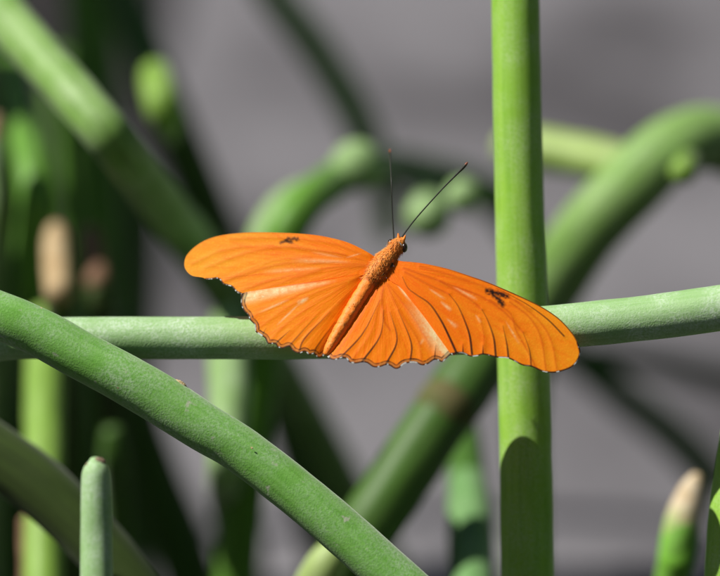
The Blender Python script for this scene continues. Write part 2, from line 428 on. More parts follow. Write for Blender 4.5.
# dark ones filling the clump at the left: nothing but their place tells them apart
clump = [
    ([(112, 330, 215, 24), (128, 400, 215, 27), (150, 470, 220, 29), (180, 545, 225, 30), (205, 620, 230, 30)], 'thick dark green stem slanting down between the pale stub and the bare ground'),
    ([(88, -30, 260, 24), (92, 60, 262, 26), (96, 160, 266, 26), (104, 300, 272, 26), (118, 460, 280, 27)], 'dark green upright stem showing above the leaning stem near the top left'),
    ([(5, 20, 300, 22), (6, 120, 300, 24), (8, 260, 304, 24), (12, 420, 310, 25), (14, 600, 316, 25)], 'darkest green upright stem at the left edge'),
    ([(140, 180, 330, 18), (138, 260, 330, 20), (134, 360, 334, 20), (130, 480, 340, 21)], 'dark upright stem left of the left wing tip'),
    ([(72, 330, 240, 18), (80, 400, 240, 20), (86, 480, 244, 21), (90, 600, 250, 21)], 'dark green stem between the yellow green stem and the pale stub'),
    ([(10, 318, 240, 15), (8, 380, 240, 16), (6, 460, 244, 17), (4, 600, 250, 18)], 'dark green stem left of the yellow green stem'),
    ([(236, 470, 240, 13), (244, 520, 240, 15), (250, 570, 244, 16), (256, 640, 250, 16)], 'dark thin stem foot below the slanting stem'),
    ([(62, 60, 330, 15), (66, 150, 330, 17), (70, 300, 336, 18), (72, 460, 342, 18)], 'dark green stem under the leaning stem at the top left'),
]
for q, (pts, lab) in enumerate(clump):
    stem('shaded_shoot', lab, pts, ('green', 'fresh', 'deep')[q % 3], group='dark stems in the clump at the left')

for o in STEMS:
    del o['_b']

# ------------------------------------------------------------------ butterfly
def seg_dist(X, Y, poly):
    """distance of points to a polyline and the 0..1 position along it"""
    best = np.full(X.shape, 1e9); pos = np.zeros(X.shape)
    p = np.asarray(poly, float)
    L = np.concatenate([[0], np.cumsum(np.linalg.norm(np.diff(p, axis=0), axis=1))])
    for i in range(len(p) - 1):
        a, b = p[i], p[i + 1]
        ab = b - a; l2 = ab @ ab + 1e-9
        t = np.clip(((X - a[0]) * ab[0] + (Y - a[1]) * ab[1]) / l2, 0, 1)
        d = np.hypot(X - a[0] - t * ab[0], Y - a[1] - t * ab[1])
        m = d < best
        best[m] = d[m]; pos[m] = (L[i] + t[m] * (L[i + 1] - L[i])) / L[-1]
    return best, pos


def vnoise(X, Y, f, seed):
    """cheap smooth value noise, vectorised"""
    r = np.random.default_rng(seed).random((256, 256))
    x, y = X * f + 100, Y * f + 100
    xi, yi = np.floor(x).astype(int), np.floor(y).astype(int)
    fx, fy = x - xi, y - yi
    fx, fy = fx * fx * (3 - 2 * fx), fy * fy * (3 - 2 * fy)
    g = lambda a, b: r[a % 256, b % 256]
    return (g(xi, yi) * (1 - fx) + g(xi + 1, yi) * fx) * (1 - fy) + (g(xi, yi + 1) * (1 - fx) + g(xi + 1, yi + 1) * fx) * fy


AXIS = [(402, 240), (386, 260), (372, 277), (350, 310), (324, 356)]


def wing_depth(X, Y, side, hind):
    d = -8.0 + (337 - Y) * PX * 1000 * 0.36
    if side == 'l':
        t = np.clip(370 - X, 0, None)
        d = d + t * PX * 1000 * 0.20 + 0.00007 * t * t * 0.5
    else:
        t = np.clip(X - 400, 0, None)
        d = d + 0.00006 * t * t
    b, _ = seg_dist(X, Y, AXIS)
    d = d - 1.5 * (1 - np.exp(-b / 22.0)) + 0.6
    if hind:
        d = d + (0.14 if side == 'r' else -0.10) + 0.8 * np.exp(-(b / 9.0) ** 2)
    return d


ORANGE = np.array([0.985, 0.212, 0.002]); RED = np.array([0.97, 0.168, 0.002]); YEL = np.array([0.985, 0.30, 0.010])
DARK = np.array([0.012, 0.007, 0.006]); FAINT = np.array([0.62, 0.080, 0.003]); PALE = np.array([0.95, 0.70, 0.34]); WHITE = np.array([0.60, 0.56, 0.50])


def wing_mat():
    m, nt, b, out = new_mat('wing_scales')
    at = add(nt, 'ShaderNodeAttribute', attribute_name='tint')
    fl = add(nt, 'ShaderNodeAttribute', attribute_name='flow')
    n1 = add(nt, 'ShaderNodeTexNoise'); n1.inputs['Scale'].default_value = 1.0; n1.inputs['Detail'].default_value = 4
    nt.links.new(fl.outputs['Vector'], n1.inputs['Vector'])
    tc = add(nt, 'ShaderNodeTexCoord')
    n2 = add(nt, 'ShaderNodeTexNoise'); n2.inputs['Scale'].default_value = 2600; n2.inputs['Detail'].default_value = 2
    nt.links.new(tc.outputs['Object'], n2.inputs['Vector'])
    c = mixc(nt, ramp(nt, n1.outputs[0], [(0.36, 0), (0.68, 0.40)]), at.outputs['Color'], mixc(nt, 1.0, at.outputs['Color'], (1.02, 1.5, 1.8), 'MULTIPLY'))
    c = mixc(nt, ramp(nt, n1.outputs[0], [(0.28, 0.5), (0.42, 0.0)]), c, mixc(nt, 1.0, at.outputs['Color'], (0.95, 0.74, 0.6), 'MULTIPLY'))
    c = mixc(nt, ramp(nt, n2.outputs[0], [(0.54, 0), (0.70, 0.45)]), c, mixc(nt, 1.0, at.outputs['Color'], (1.04, 1.7, 2.4), 'MULTIPLY'))
    nt.links.new(c, b.inputs['Base Color'])
    b.inputs['Roughness'].default_value = 0.55
    b.inputs['Specular IOR Level'].default_value = 0.14
    bp = add(nt, 'ShaderNodeBump'); bp.inputs['Strength'].default_value = 0.35; bp.inputs['Distance'].default_value = 0.00025
    ad = add(nt, 'ShaderNodeMath', operation='MULTIPLY_ADD'); ad.inputs[1].default_value = 0.35
    nt.links.new(n2.outputs[0], ad.inputs[0]); nt.links.new(n1.outputs[0], ad.inputs[2])
    nt.links.new(ad.outputs[0], bp.inputs['Height']); nt.links.new(bp.outputs[0], b.inputs['Normal'])
    tr = add(nt, 'ShaderNodeBsdfTranslucent'); nt.links.new(c, tr.inputs['Color'])
    mx = add(nt, 'ShaderNodeMixShader'); mx.inputs[0].default_value = 0.27
    nt.links.new(b.outputs[0], mx.inputs[1]); nt.links.new(tr.outputs[0], mx.inputs[2]); nt.links.new(mx.outputs[0], out.inputs['Surface'])
    return m


WING = wing_mat()
bf = bpy.data.objects.new('butterfly', None)
bf.empty_display_size = 0.02
COL.objects.link(bf)
bf.location = P(372, 300, 2)
tag(bf, 'bright orange butterfly with dark edged wings spread open on the pale level stem', 'butterfly')


def wing(name, side, hind, base, outline, margin, dark_veins, faint_veins, spots, pale, root_c, tip_c, costa=None, scallop_white=True, label=None, soft=1.0):
    o = catmull([np.array(p, float) for p in outline], 0.62)
    base = np.array(base, float)
    reach = np.linalg.norm(o - base, axis=1).max()
    rs = np.linspace(0.015, 1, int(reach / 0.72))
    G = base[None, None, :] + rs[:, None, None] * (o - base)[None, :, :]
    X, Y = G[..., 0], G[..., 1]
    nr, na = X.shape
    d = wing_depth(X, Y, side, hind)
    fan = np.linspace(0, 1, na)[None, :] * np.ones((nr, 1))
    r = rs[:, None] * np.ones((1, na))
    ang = np.arctan2(Y - base[1], X - base[0]) if side == 'r' else np.arctan2(Y - base[1], -(X - base[0]))
    dist = np.hypot(X - base[0], Y - base[1])
    # colour
    t = np.clip(dist / reach, 0, 1)
    n = vnoise(ang * 9, dist * 0.018, 1.0, 3 + hind)
    k = np.clip((t - 0.25) * 1.35 + (n - 0.5) * 0.5, 0, 1)[..., None]
    c = root_c * (1 - k) + tip_c * k
    dark_veins = [(catmull([np.array(q, float) for q in v[0]], 1.5),) + tuple(v[1:]) for v in dark_veins]
    faint_veins = [(catmull([np.array(q, float) for q in v[0]], 1.5),) + tuple(v[1:]) for v in faint_veins]
    # shallow gutters between veins, veins raised
    for poly in dark_veins + faint_veins:
        dd, pos = seg_dist(X, Y, poly[0])
        d = d - 0.045 * np.exp(-(dd / 2.2) ** 2) + 0.015 * np.exp(-((dd - 5) / 3.0) ** 2)
    d = d + 0.035 * np.sin(ang * 26 + 1.3 * hind) * t
    for poly, w, a in faint_veins:
        dd, pos = seg_dist(X, Y, poly)
        f = (a * (1.0 if side == 'r' else 0.6) * np.exp(-(dd / w) ** 2))[..., None]
        c = c * (1 - f) + FAINT * f
    for (p0, p1, w0, w1, a) in pale:
        dd, pos = seg_dist(X, Y, [p0, p1])
        w = w0 + (w1 - w0) * pos
        win = np.clip(pos * 1.6, 0, 1) if w1 > 5 else (np.clip((1 - pos) * 1.9, 0, 1) if w0 > 5 else np.sin(pos * math.pi))
        f = (a * win * np.exp(-(dd / w) ** 2) * (0.55 + 0.9 * vnoise(X, Y, 0.35, 5)).clip(0, 1))[..., None]
        c = c * (1 - f) + PALE * f  # pale scales, with the sheen of the folds painted in
    for poly, w, a in dark_veins:
        dd, pos = seg_dist(X, Y, poly)
        wv = w * (0.55 + 0.6 * pos)
        f = (a * np.clip((0.35 + 0.9 * pos), 0, 1) * np.exp(-(dd / wv) ** 4))[..., None]
        c = c * (1 - f) + DARK * f
    for poly, w, a in spots:
        dd, pos = seg_dist(X, Y, poly)
        dd = dd + (vnoise(X, Y, 0.55, 9) - 0.5) * 2.6
        f = (a * np.clip(1.2 - dd / w, 0, 1))[..., None]
        c = c * (1 - f) + DARK * f
    # margin
    mg = catmull([np.array(p, float) for p in margin], 1.0)
    dd, pos = seg_dist(X, Y, mg)
    if hind:
        beat = vnoise(pos * 60, pos * 0, 1.0, 21)
        line2 = np.exp(-((dd - 3.8) / 0.8) ** 4) * (0.55 + 0.45 * beat)
        line1 = np.clip(1.6 - dd / 1.35, 0, 1)
        mid = ((dd > 1.3) & (dd < 3.1)) * 1.0
        f = (0.55 * mid)[..., None]; c = c * (1 - f) + np.array([0.36, 0.16, 0.05]) * f
        f = (line2 * 0.92)[..., None]; c = c * (1 - f) + DARK * f
        f = (line1 * 0.97)[..., None]; c = c * (1 - f) + DARK * f
        if scallop_white:
            f = ((dd < 1.25) * 0.85 * np.clip((beat - 0.58) * 5, 0, 1))[..., None]; c = c * (1 - f) + WHITE * f
    else:
        line1 = np.clip(1.7 - dd / 1.15, 0, 1)
        f = (line1 * 0.97)[..., None]; c = c * (1 - f) + DARK * f
        beat = vnoise(pos * 40, pos * 0, 1.0, 22)
        f = ((dd < 1.1) * np.clip((beat - 0.66) * 6, 0, 1))[..., None]; c = c * (1 - f) + WHITE * f
    if costa is not None:
        cg = catmull([np.array(p, float) for p in costa[0]], 1.0)
        dd, pos = seg_dist(X, Y, cg)
        f = (costa[1] * np.clip(1.6 - dd / costa[2], 0, 1) * np.clip(pos * 2.0, 0.15, 1))[..., None]; c = c * (1 - f) + DARK * f
    V = np.empty((nr, na, 3))
    dm = d * 0.001
    s = PX * (DIST + dm)
    for q in range(3):
        V[..., q] = FOCUS[q] + RIGHT[q] * (X - 360) * s + UP[q] * (288 - Y) * s + FWD[q] * dm
    idx = np.arange(nr * na).reshape(nr, na)
    F = np.stack([idx[:-1, :-1], idx[:-1, 1:], idx[1:, 1:], idx[1:, :-1]], -1).reshape(-1, 4)
    V = V.reshape(-1, 3) - np.array(bf.location)
    me = bpy.data.meshes.new(name)
    me.vertices.add(len(V)); me.vertices.foreach_set('co', V.astype(np.float32).ravel())
    me.loops.add(F.size); me.loops.foreach_set('vertex_index', F.astype(np.int32).ravel())
    me.polygons.add(len(F)); me.polygons.foreach_set('loop_start', np.arange(0, F.size, 4, dtype=np.int32))
    me.update(calc_edges=True)
    me.polygons.foreach_set('use_smooth', np.ones(len(F), dtype=bool))
    a = me.attributes.new('tint', 'FLOAT_COLOR', 'POINT')
    a.data.foreach_set('color', np.concatenate([c, np.ones(c.shape[:2] + (1,))], -1).astype(np.float32).ravel())
    a = me.attributes.new('flow', 'FLOAT_VECTOR', 'POINT')
    a.data.foreach_set('vector', np.stack([ang * 26, dist * 0.045, ang * 0 + (3.0 if side == 'l' else 9.0) + hind], -1).astype(np.float32).ravel())
    me.materials.append(WING)
    ob = bpy.data.objects.new(name, me); COL.objects.link(ob); ob.parent = bf
    if label: ob['label'] = label
    return ob


# right forewing
costa_r = [(401, 261), (412, 262), (425, 263.7), (447, 268.6), (470, 276), (486, 281.5), (501, 287.7), (522, 297), (543, 307.5), (559.6, 319), (572, 332.5), (578, 343)]
marg_r = [(578, 343), (580.4, 353), (577, 362), (570, 368), (559.6, 371.7), (552, 372.7), (543, 371.7), (531.5, 366.8), (522, 365.2), (508.5, 358.6), (497, 357.6), (484, 354.6), (477, 356.2), (470, 356.4), (463, 353.4), (457, 353.2), (451.5, 354.2)]
wing('forewing', 'r', 0, (388, 265), [(391, 258.5)] + costa_r + marg_r[1:] + [(440, 339), (425, 318), (410, 299), (400, 287), (391, 281), (384, 274)], marg_r,
     [([(402.5, 277), (408, 288), (416.5, 294.7), (429.7, 304), (440.6, 319.7), (448.4, 335), (456.6, 353)], 1.15, 0.95),
      ([(449, 294), (457.8, 305.6), (465.6, 323), (470, 337), (472, 354)], 1.1, 0.95),
      ([(482, 309.5), (488, 321), (493.8, 338), (495.8, 356)], 1.1, 0.9),
      ([(503, 326), (507, 344.7), (508.5, 358)], 1.0, 0.85),
      ([(523, 332), (529.5, 350), (531.2, 366)], 0.9, 0.7),
      ([(496, 288), (512, 296), (529, 305.6), (548, 319.7), (564, 336)], 0.85, 0.75),
      ([(463, 344), (463, 353)], 0.8, 0.9), ([(483, 345), (483, 354)], 0.8, 0.9)],
     [([(404, 268), (440, 281), (480, 296), (503, 311), (523, 332)], 1.2, 0.55), ([(405, 272), (430, 285), (449, 294)], 1.2, 0.5),
      ([(440, 281), (468, 298), (482, 309.5)], 1.2, 0.5), ([(490, 300), (510, 313), (516, 330), (528, 352), (536, 368)], 1.1, 0.5),
      ([(510, 302), (530, 318), (541, 338), (546, 370)], 1.1, 0.5), ([(515, 300), (540, 322), (552, 343), (557, 370)], 1.1, 0.45),
      ([(420, 266), (460, 278), (500, 293), (530, 309)], 1.3, 0.4), ([(480, 318), (484, 335), (484, 350)], 1.0, 0.35)],
     [([(487, 291), (497, 292.8), (507, 296)], 3.0, 0.95), ([(491, 293), (497, 298), (503, 304)], 3.1, 0.95)],
     [((440, 301), (452, 311), 1.0, 1.8, 0.5), ((452, 286), (478, 300), 0.8, 1.6, 0.4), ((428, 288), (446, 300), 0.8, 1.4, 0.35), ((505, 320), (520, 345), 0.7, 1.4, 0.3), ((446, 318), (458, 328), 0.6, 2.4, 0.35), ((475, 314), (481, 323), 0.6, 1.5, 0.4)],
     RED, (YEL * 0.7 + ORANGE * 0.3), costa=(costa_r + marg_r[1:3], 0.85, 0.95), label='right forewing seen sharp with dark veins')
# right hindwing
mh_r = [(451, 354.3), (446, 359), (442, 362), (438, 360.4), (434, 360), (428, 364), (422, 365.3), (416, 363), (410, 362.8), (404, 364.2), (399, 368.2), (394.6, 368.6), (390, 365.8), (386, 365), (379, 367.2), (373, 366.9), (367, 363), (362, 362.4), (356, 363.4), (350, 362.6), (346, 358.6), (341.5, 358), (336, 359.8), (331, 359.2), (327, 355)]
wing('hindwing', 'r', 1, (383, 279), [(392, 277), (420, 300), (444, 330), (458, 346), (455, 351.5)] + mh_r + [(333, 345), (346, 325), (360, 302), (374, 282)], mh_r,
     [([(380, 300), (363, 333), (341.6, 356.5)], 0.9, 0.8), ([(384, 310), (380, 336), (362.3, 361.5)], 1.0, 0.9), ([(390, 312), (397, 340), (386.3, 364)], 1.0, 0.9),
      ([(398, 310), (411, 342), (410.3, 362)], 0.9, 0.85), ([(436, 345), (434.4, 359.5)], 0.8, 0.8)],
     [([(384, 285), (382, 300), (384, 320), (390, 330)], 1.2, 0.55), ([(386, 283), (400, 312), (418, 340), (422, 364)], 1.2, 0.4), ([(380, 285), (352, 330), (334, 356)], 1.3, 0.5),
      ([(388, 284), (412, 315), (430, 345)], 1.2, 0.35), ([(382, 290), (372, 330), (352, 360)], 1.0, 0.3)],
     [], [((408, 297), (451, 353), 1.0, 7.5, 0.85), ((396, 283), (412, 302), 0.8, 1.8, 0.7), ((420, 345), (424, 338), 1.0, 1.5, 0.3), ((404, 300), (446, 352), 3.0, 9.0, 0.45)],
     (RED * 0.5 + ORANGE * 0.5), ORANGE, label='right hindwing with scalloped black edge')
# left forewing
costa_l = [(374, 256), (364.4, 250.3), (350, 243.3), (336, 239), (319, 235.5), (301, 233.6), (280, 232.6), (262, 232.2), (244, 232.6), (223.4, 234.8), (207.8, 239), (195.6, 246), (187, 254.7)]
marg_l = [(187, 254.7), (184.3, 263.4), (186, 270), (192, 275.6), (202.6, 277.5), (206, 279.4), (211, 279.4), (216, 278.6), (220, 280), (223, 284), (228, 285.6), (232, 287), (236, 291.5), (241, 294)]
wing('forewing', 'l', 0, (374, 263), costa_l + marg_l[1:] + [(262, 296), (290, 292), (320, 287), (345, 281), (368, 273)], marg_l[5:],
     [],
     [([(370, 262), (330, 252), (290, 247), (250, 252), (205, 268)], 1.6, 0.35), ([(370, 265), (325, 262), (280, 264), (240, 276), (222, 282)], 1.6, 0.5),
      ([(370, 266), (330, 268), (280, 278), (240, 291)], 1.5, 0.5), ([(345, 254), (310, 250), (270, 246), (225, 250), (192, 264)], 1.4, 0.4),
      ([(366, 256), (330, 243), (280, 238), (230, 239)], 1.3, 0.4), ([(310, 257), (270, 262), (225, 280)], 1.3, 0.35), ([(320, 270), (280, 283), (262, 289)], 1.3, 0.4)],
     [([(281, 243), (289, 239.4), (297, 239.0)], 2.6, 0.8), ([(287, 240), (292, 242.5)], 1.8, 0.7)],
     [((290, 260), (352, 262), 2.5, 1.2, 0.30), ((262, 272), (320, 268), 2.2, 1.2, 0.28), ((345, 258), (362, 253), 0.8, 0.8, 0.3), ((310, 252), (345, 258), 1.5, 1.0, 0.22)],
     RED * 0.4 + ORANGE * 0.6, YEL * 1.0 + np.array([0, 0.02, 0.004]), costa=(costa_l, 0.25, 0.9), label='left forewing, softer and yellower towards its tip')
# left hindwing
mh_l = [(243, 293), (241, 299), (241.2, 305), (244, 311), (248, 315), (250, 320), (254.5, 325), (255.5, 331.5), (260, 335), (264.7, 338), (268, 343.6), (275, 344), (278, 347.4), (283, 348.4), (289, 346.6), (293, 351), (299.4, 353.4), (304.7, 351.7), (309, 354.6), (314, 354), (317, 357), (321, 357.4), (325, 354)]
wing('hindwing', 'l', 1, (370, 272), [(367, 266), (348, 275.5), (320, 281.2), (290, 285.6), (262, 289.6)] + mh_l + [(332, 340), (346, 318), (360, 296), (370, 280)], mh_l,
     [([(335, 322), (318, 345), (314, 353)], 0.9, 0.6), ([(330, 312), (305, 338), (299, 352)], 0.9, 0.7), ([(316, 316), (289, 346)], 0.9, 0.5), ([(290, 330), (276, 343)], 0.8, 0.7), ([(266, 328), (262, 336)], 0.8, 0.6)],
     [([(366, 276), (330, 312), (305, 338)], 1.4, 0.55), ([(364, 275), (320, 300), (285, 325), (268, 343)], 1.3, 0.35), ([(362, 274), (310, 290), (262, 312), (250, 318)], 1.3, 0.35),
      ([(366, 280), (340, 318), (320, 350)], 1.6, 0.6), ([(362, 276), (300, 300), (256, 330)], 1.2, 0.3)],
     [], [((246, 296.5), (338, 280.5), 5.6, 1.5, 1.0), ((297, 304), (309, 297.5), 2.2, 1.2, 0.7), ((276, 326), (300, 303), 0.9, 1.0, 0.45), ((258, 313), (290, 299), 1.0, 1.0, 0.45)],
     ORANGE, ORANGE * 0.7 + YEL * 0.3, label='left hindwing with pale streak along its front edge')

# body: one continuous skin, head to tail
def fur_mat():
    m, nt, b, out = new_mat('body_fur')
    tc = add(nt, 'ShaderNodeTexCoord')
    n = add(nt, 'ShaderNodeTexNoise'); n.inputs['Scale'].default_value = 900; n.inputs['Detail'].default_value = 4
    nt.links.new(tc.outputs['Object'], n.inputs['Vector'])
    at = add(nt, 'ShaderNodeAttribute', attribute_name='tint')
    mm = add(nt, 'ShaderNodeMath', operation='MULTIPLY'); nt.links.new(ramp(nt, n.outputs[0], [(0.34, 0.6), (0.48, 0)]), mm.inputs[0]); nt.links.new(at.outputs['Alpha'], mm.inputs[1])
    c = mixc(nt, mm.outputs[0], at.outputs['Color'], (0.30, 0.10, 0.014))
    c = mixc(nt, ramp(nt, n.outputs[0], [(0.56, 0), (0.7, 0.6)]), c, (0.75, 0.30, 0.06))
    nt.links.new(c, b.inputs['Base Color'])
    b.inputs['Roughness'].default_value = 0.6
    b.inputs['Sheen Weight'].default_value = 0.15
    bp = add(nt, 'ShaderNodeBump'); bp.inputs['Strength'].default_value = 0.8; bp.inputs['Distance'].default_value = 0.0003
    nt.links.new(n.outputs[0], bp.inputs['Height']); nt.links.new(bp.outputs[0], b.inputs['Normal'])
    return m


FUR = fur_mat()
bd = lambda y: -6.75 + (337 - y) * PX * 1000 * 0.36
body_pts = [(402.5, 239, -0.4, 3.0), (400, 242.5, -0.5, 6.2), (397, 247, -0.6, 7.6), (394, 250.5, -0.6, 6.8), (391.5, 253.5, -0.5, 8.0), (387, 259, -0.4, 10.2), (381.5, 266, -0.3, 11.2), (376, 273, -0.4, 10.0), (370.5, 280, -0.4, 7.8),
            (364, 290, -0.5, 7.2), (356, 303, -0.5, 7.3), (347, 318, -0.4, 7.0), (338, 333, -0.2, 6.3), (331, 345, 0.0, 5.2), (326.5, 352.5, 0.2, 3.6)]
arr = []
for (x, y, o_, r) in body_pts:
    w = P(x, y, bd(y) + o_)
    arr.append((w.x, w.y, w.z, r * PX))
den = catmull(arr, 0.00016)
rad = den[:, 3].copy()
lens = np.concatenate([[0], np.cumsum(np.linalg.norm(np.diff(den[:, :3], axis=0), axis=1))])
tt = lens / lens[-1]
rad *= 1 + np.where(tt > 0.42, 0.085 * np.abs(np.sin((tt - 0.42) / 0.58 * math.pi * 8)) ** 0.6 - 0.05, 0)
V, F, A = sweep(den[:, :3], rad, 40, 0.06, 3.3)
V = [np.array(v) for v in V]
la = np.array([a[2] for a in A]) / lens[-1]
cols = np.where((la < 0.40)[:, None], np.array([0.84, 0.25, 0.016]), np.array([0.95, 0.235, 0.008]))
# fur: short tapered hairs grown out of head and thorax, joined to the same skin
HV, HF, HC = [], [], []
path = den[:, :3]
tang = np.gradient(path, axis=0); tang /= np.linalg.norm(tang, axis=1)[:, None]
toward = -np.array(FWD)
n0 = len(V)
for i in range(1500):
    thx = random.random() < 0.93
    j = int((random.uniform(0.02, 0.42) if thx else random.uniform(0.42, 0.98)) * (len(path) - 1))
    t = tang[j]
    side = np.cross(t, toward); side /= np.linalg.norm(side); nrm = np.cross(side, t)
    if np.dot(nrm, toward) < 0: nrm = -nrm
    a = random.uniform(-1.9, 1.9)
    n = nrm * math.cos(a) + side * math.sin(a)
    p = path[j] + n * rad[j] * 0.97
    L = (random.uniform(0.5, 1.0) if thx else random.uniform(0.15, 0.36)) * 0.001
    lean = (t * random.uniform(0.4, 1.3) if thx else t * random.uniform(0.9, 1.8)) + side * random.uniform(-0.35, 0.35)
    dirn = n * 0.55 + lean * 1.0; dirn /= np.linalg.norm(dirn)
    w = random.uniform(0.045, 0.085) * 0.001
    e1 = np.cross(dirn, toward + 0.01); e1 /= np.linalg.norm(e1); e2 = np.cross(dirn, e1)
    k = n0 + len(HV)
    for q in range(3):
        HV.append(p + (e1 * math.cos(q * 2.094) + e2 * math.sin(q * 2.094)) * w)
    HV.append(p + dirn * L + np.array([0, 0, -1]) * L * 0.1)
    HF += [(k, k + 1, k + 3), (k + 1, k + 2, k + 3), (k + 2, k, k + 3)]
    cc = random.choice([(0.80, 0.22, 0.013), (0.88, 0.28, 0.02), (0.82, 0.38, 0.07), (0.66, 0.26, 0.04), (0.88, 0.27, 0.016)]) if thx else random.choice([(0.8, 0.2, 0.015), (0.85, 0.28, 0.03), (0.7, 0.15, 0.01)])
    HC += [cc] * 4
allV = np.vstack([np.array(V), np.array(HV)])
allC = np.vstack([cols, np.array(HC)])
allA = np.concatenate([np.where(la < 0.40, 1.0, 0.18), np.full(len(HV), 0.0)])
body = mesh_obj('body', allV, F + HF, FUR, parent=bf, origin=bf.location,
                attrs={'tint': ('FLOAT_COLOR', np.concatenate([allC, allA[:, None]], 1))})


def ball(name, c, r, mat, parent, stretch=(1, 1, 1), label=None, nu=20, nv=14):
    V, F = [], []
    for i in range(nv + 1):
        th = math.pi * i / nv
        for k in range(nu):
            ph = 2 * math.pi * k / nu
            V.append(c + (RIGHT * math.sin(th) * math.cos(ph) * stretch[0] + UP * math.cos(th) * stretch[1] - FWD * math.sin(th) * math.sin(ph) * stretch[2]) * r)
    for i in range(nv):
        for k in range(nu):
            k2 = (k + 1) % nu
            F.append((i * nu + k, i * nu + k2, (i + 1) * nu + k2, (i + 1) * nu + k))
    o = mesh_obj(name, V, F, mat, parent=parent, origin=bf.location)
    if label: o['label'] = label
    return o


EYE_M = plain_mat('eye_dark', (0.018, 0.010, 0.007), (0.035, 0.018, 0.012), 3000, 0.22, spec=0.6)
WHT_M = plain_mat('white_scales', (0.62, 0.55, 0.46), (0.80, 0.76, 0.70), 3000, 0.7)
BLK_M = plain_mat('dark_bristle', (0.012, 0.012, 0.010), (0.03, 0.03, 0.022), 3000, 0.45)
ANT_M = plain_mat('antenna_skin', (0.020, 0.022, 0.016), (0.045, 0.047, 0.036), 3000, 0.5)
TIP_M = plain_mat('antenna_tip_skin', (0.16, 0.045, 0.02), (0.26, 0.09, 0.05), 3000, 0.5)
eye = ball('eye', P(404.2, 247.5, bd(247) - 0.9), 4.3 * PX, EYE_M, bf, (0.78, 1.15, 1.0))
ball('eye', P(390.8, 243.5, bd(243) + 0.6), 4.0 * PX, EYE_M, bf, (0.8, 1.1, 0.9))
# white flecks and palps
def tube(name, pts, mat, parent, sides=10, label=None):
    arr = []
    for (x, y, d, r) in pts:
        w = P(x, y, d); arr.append((w.x, w.y, w.z, r * PX))
    dn = catmull(arr, 0.0004)
    V, F, A = sweep(dn[:, :3], dn[:, 3], sides)
    o = mesh_obj(name, V, F, mat, parent=parent, origin=bf.location)
    if label: o['label'] = label
    return o


h0 = bd(243)
tube('white_fleck', [(398.6, 241.5, h0 - 1.9, 0.5), (400.6, 244.6, h0 - 2.1, 0.95), (402.4, 247.2, h0 - 1.9, 0.5)], WHT_M, body)
tube('white_fleck', [(376.4, 260.0, bd(259) - 2.0, 0.5), (375.4, 261.2, bd(259) - 1.7, 0.8)], WHT_M, body)
tube('white_fleck', [(392.8, 265.4, bd(265) - 1.5, 0.7), (394.0, 266.4, bd(265) - 1.2, 0.9), (394.8, 267.2, bd(265) - 0.9, 0.6)], WHT_M, body)
tube('dark_tuft', [(374.8, 260.6, bd(260) - 1.3, 0.6), (376.8, 258.6, bd(260) - 1.5, 1.4), (379, 256.6, bd(260) - 1.4, 0.6)], BLK_M, body)
tube('dark_tuft', [(389.4, 267.6, bd(266) - 1.6, 0.7), (391.2, 265.8, bd(266) - 1.6, 1.4), (392.8, 263.6, bd(266) - 1.5, 0.7)], BLK_M, body)
tube('dark_tuft', [(380.2, 277.4, bd(276) - 1.4, 0.4), (382.0, 275.4, bd(276) - 1.6, 0.8), (384.6, 273.2, bd(276) - 1.6, 0.4)], BLK_M, body)
PALP = plain_mat('palp_scales', (0.72, 0.16, 0.012), (0.86, 0.28, 0.03), 2500, 0.6)
tube('palp', [(398.2, 241, h0 - 0.7, 1.8), (398.6, 237.5, h0 - 0.7, 1.7), (398.2, 233.8, h0 - 0.5, 0.7)], PALP, bf)
tube('palp', [(402.4, 241.5, h0 - 0.9, 1.8), (404.2, 238.5, h0 - 1.0, 1.6), (405.4, 235.4, h0 - 0.9, 0.6)], PALP, bf)
# antennae
an = tube('antenna', [(400.6, 239, h0 - 0.4, 0.75), (415, 219.5, h0 - 1.2, 0.72), (440, 191.5, h0 - 3, 0.72), (456, 175, h0 - 4, 0.95), (462.5, 168.3, h0 - 4.3, 1.55), (465.2, 165.2, h0 - 4.4, 1.6)], ANT_M, bf, label='right antenna, sharp')
tube('antenna_tip', [(464.9, 165.6, h0 - 4.4, 1.55), (466.4, 163.8, h0 - 4.4, 1.3), (467.4, 162.6, h0 - 4.4, 0.7)], TIP_M, an)
an = tube('antenna', [(394.0, 240, h0 + 0.5, 0.7), (392.6, 215, h0 + 0.4, 0.66), (391.3, 180, h0 + 1.0, 0.66), (390.6, 166, h0 + 7.5, 0.9), (390.1, 153, h0 + 15, 1.3)], ANT_M, bf, label='left antenna, its tip bent back out of focus')
tube('antenna_tip', [(390.1, 153.6, h0 + 14.7, 1.25), (390.0, 151, h0 + 16.2, 1.2), (390.0, 149.4, h0 + 17, 0.7)], TIP_M, an)
# legs down to the stem behind the wings
for (x0, y0, kx, ky, x1, y1) in ((384, 268, 396, 296, 399, 322), (390, 262, 416, 292, 420, 322), (378, 274, 366, 300, 362, 325), (374, 276, 340, 302, 338, 326)):
    tube('leg', [(x0, y0, bd(y0) + 1.2, 1.2), (kx, ky, bd(ky) + 3.6, 0.9), (x1, y1, 4.6, 0.7), (x1 + 1.5, y1 + 6, 3.4, 0.5)], BLK_M, bf)

# ------------------------------------------------------------------ ground
GLOC = (0.35, 0.2, 0.0)


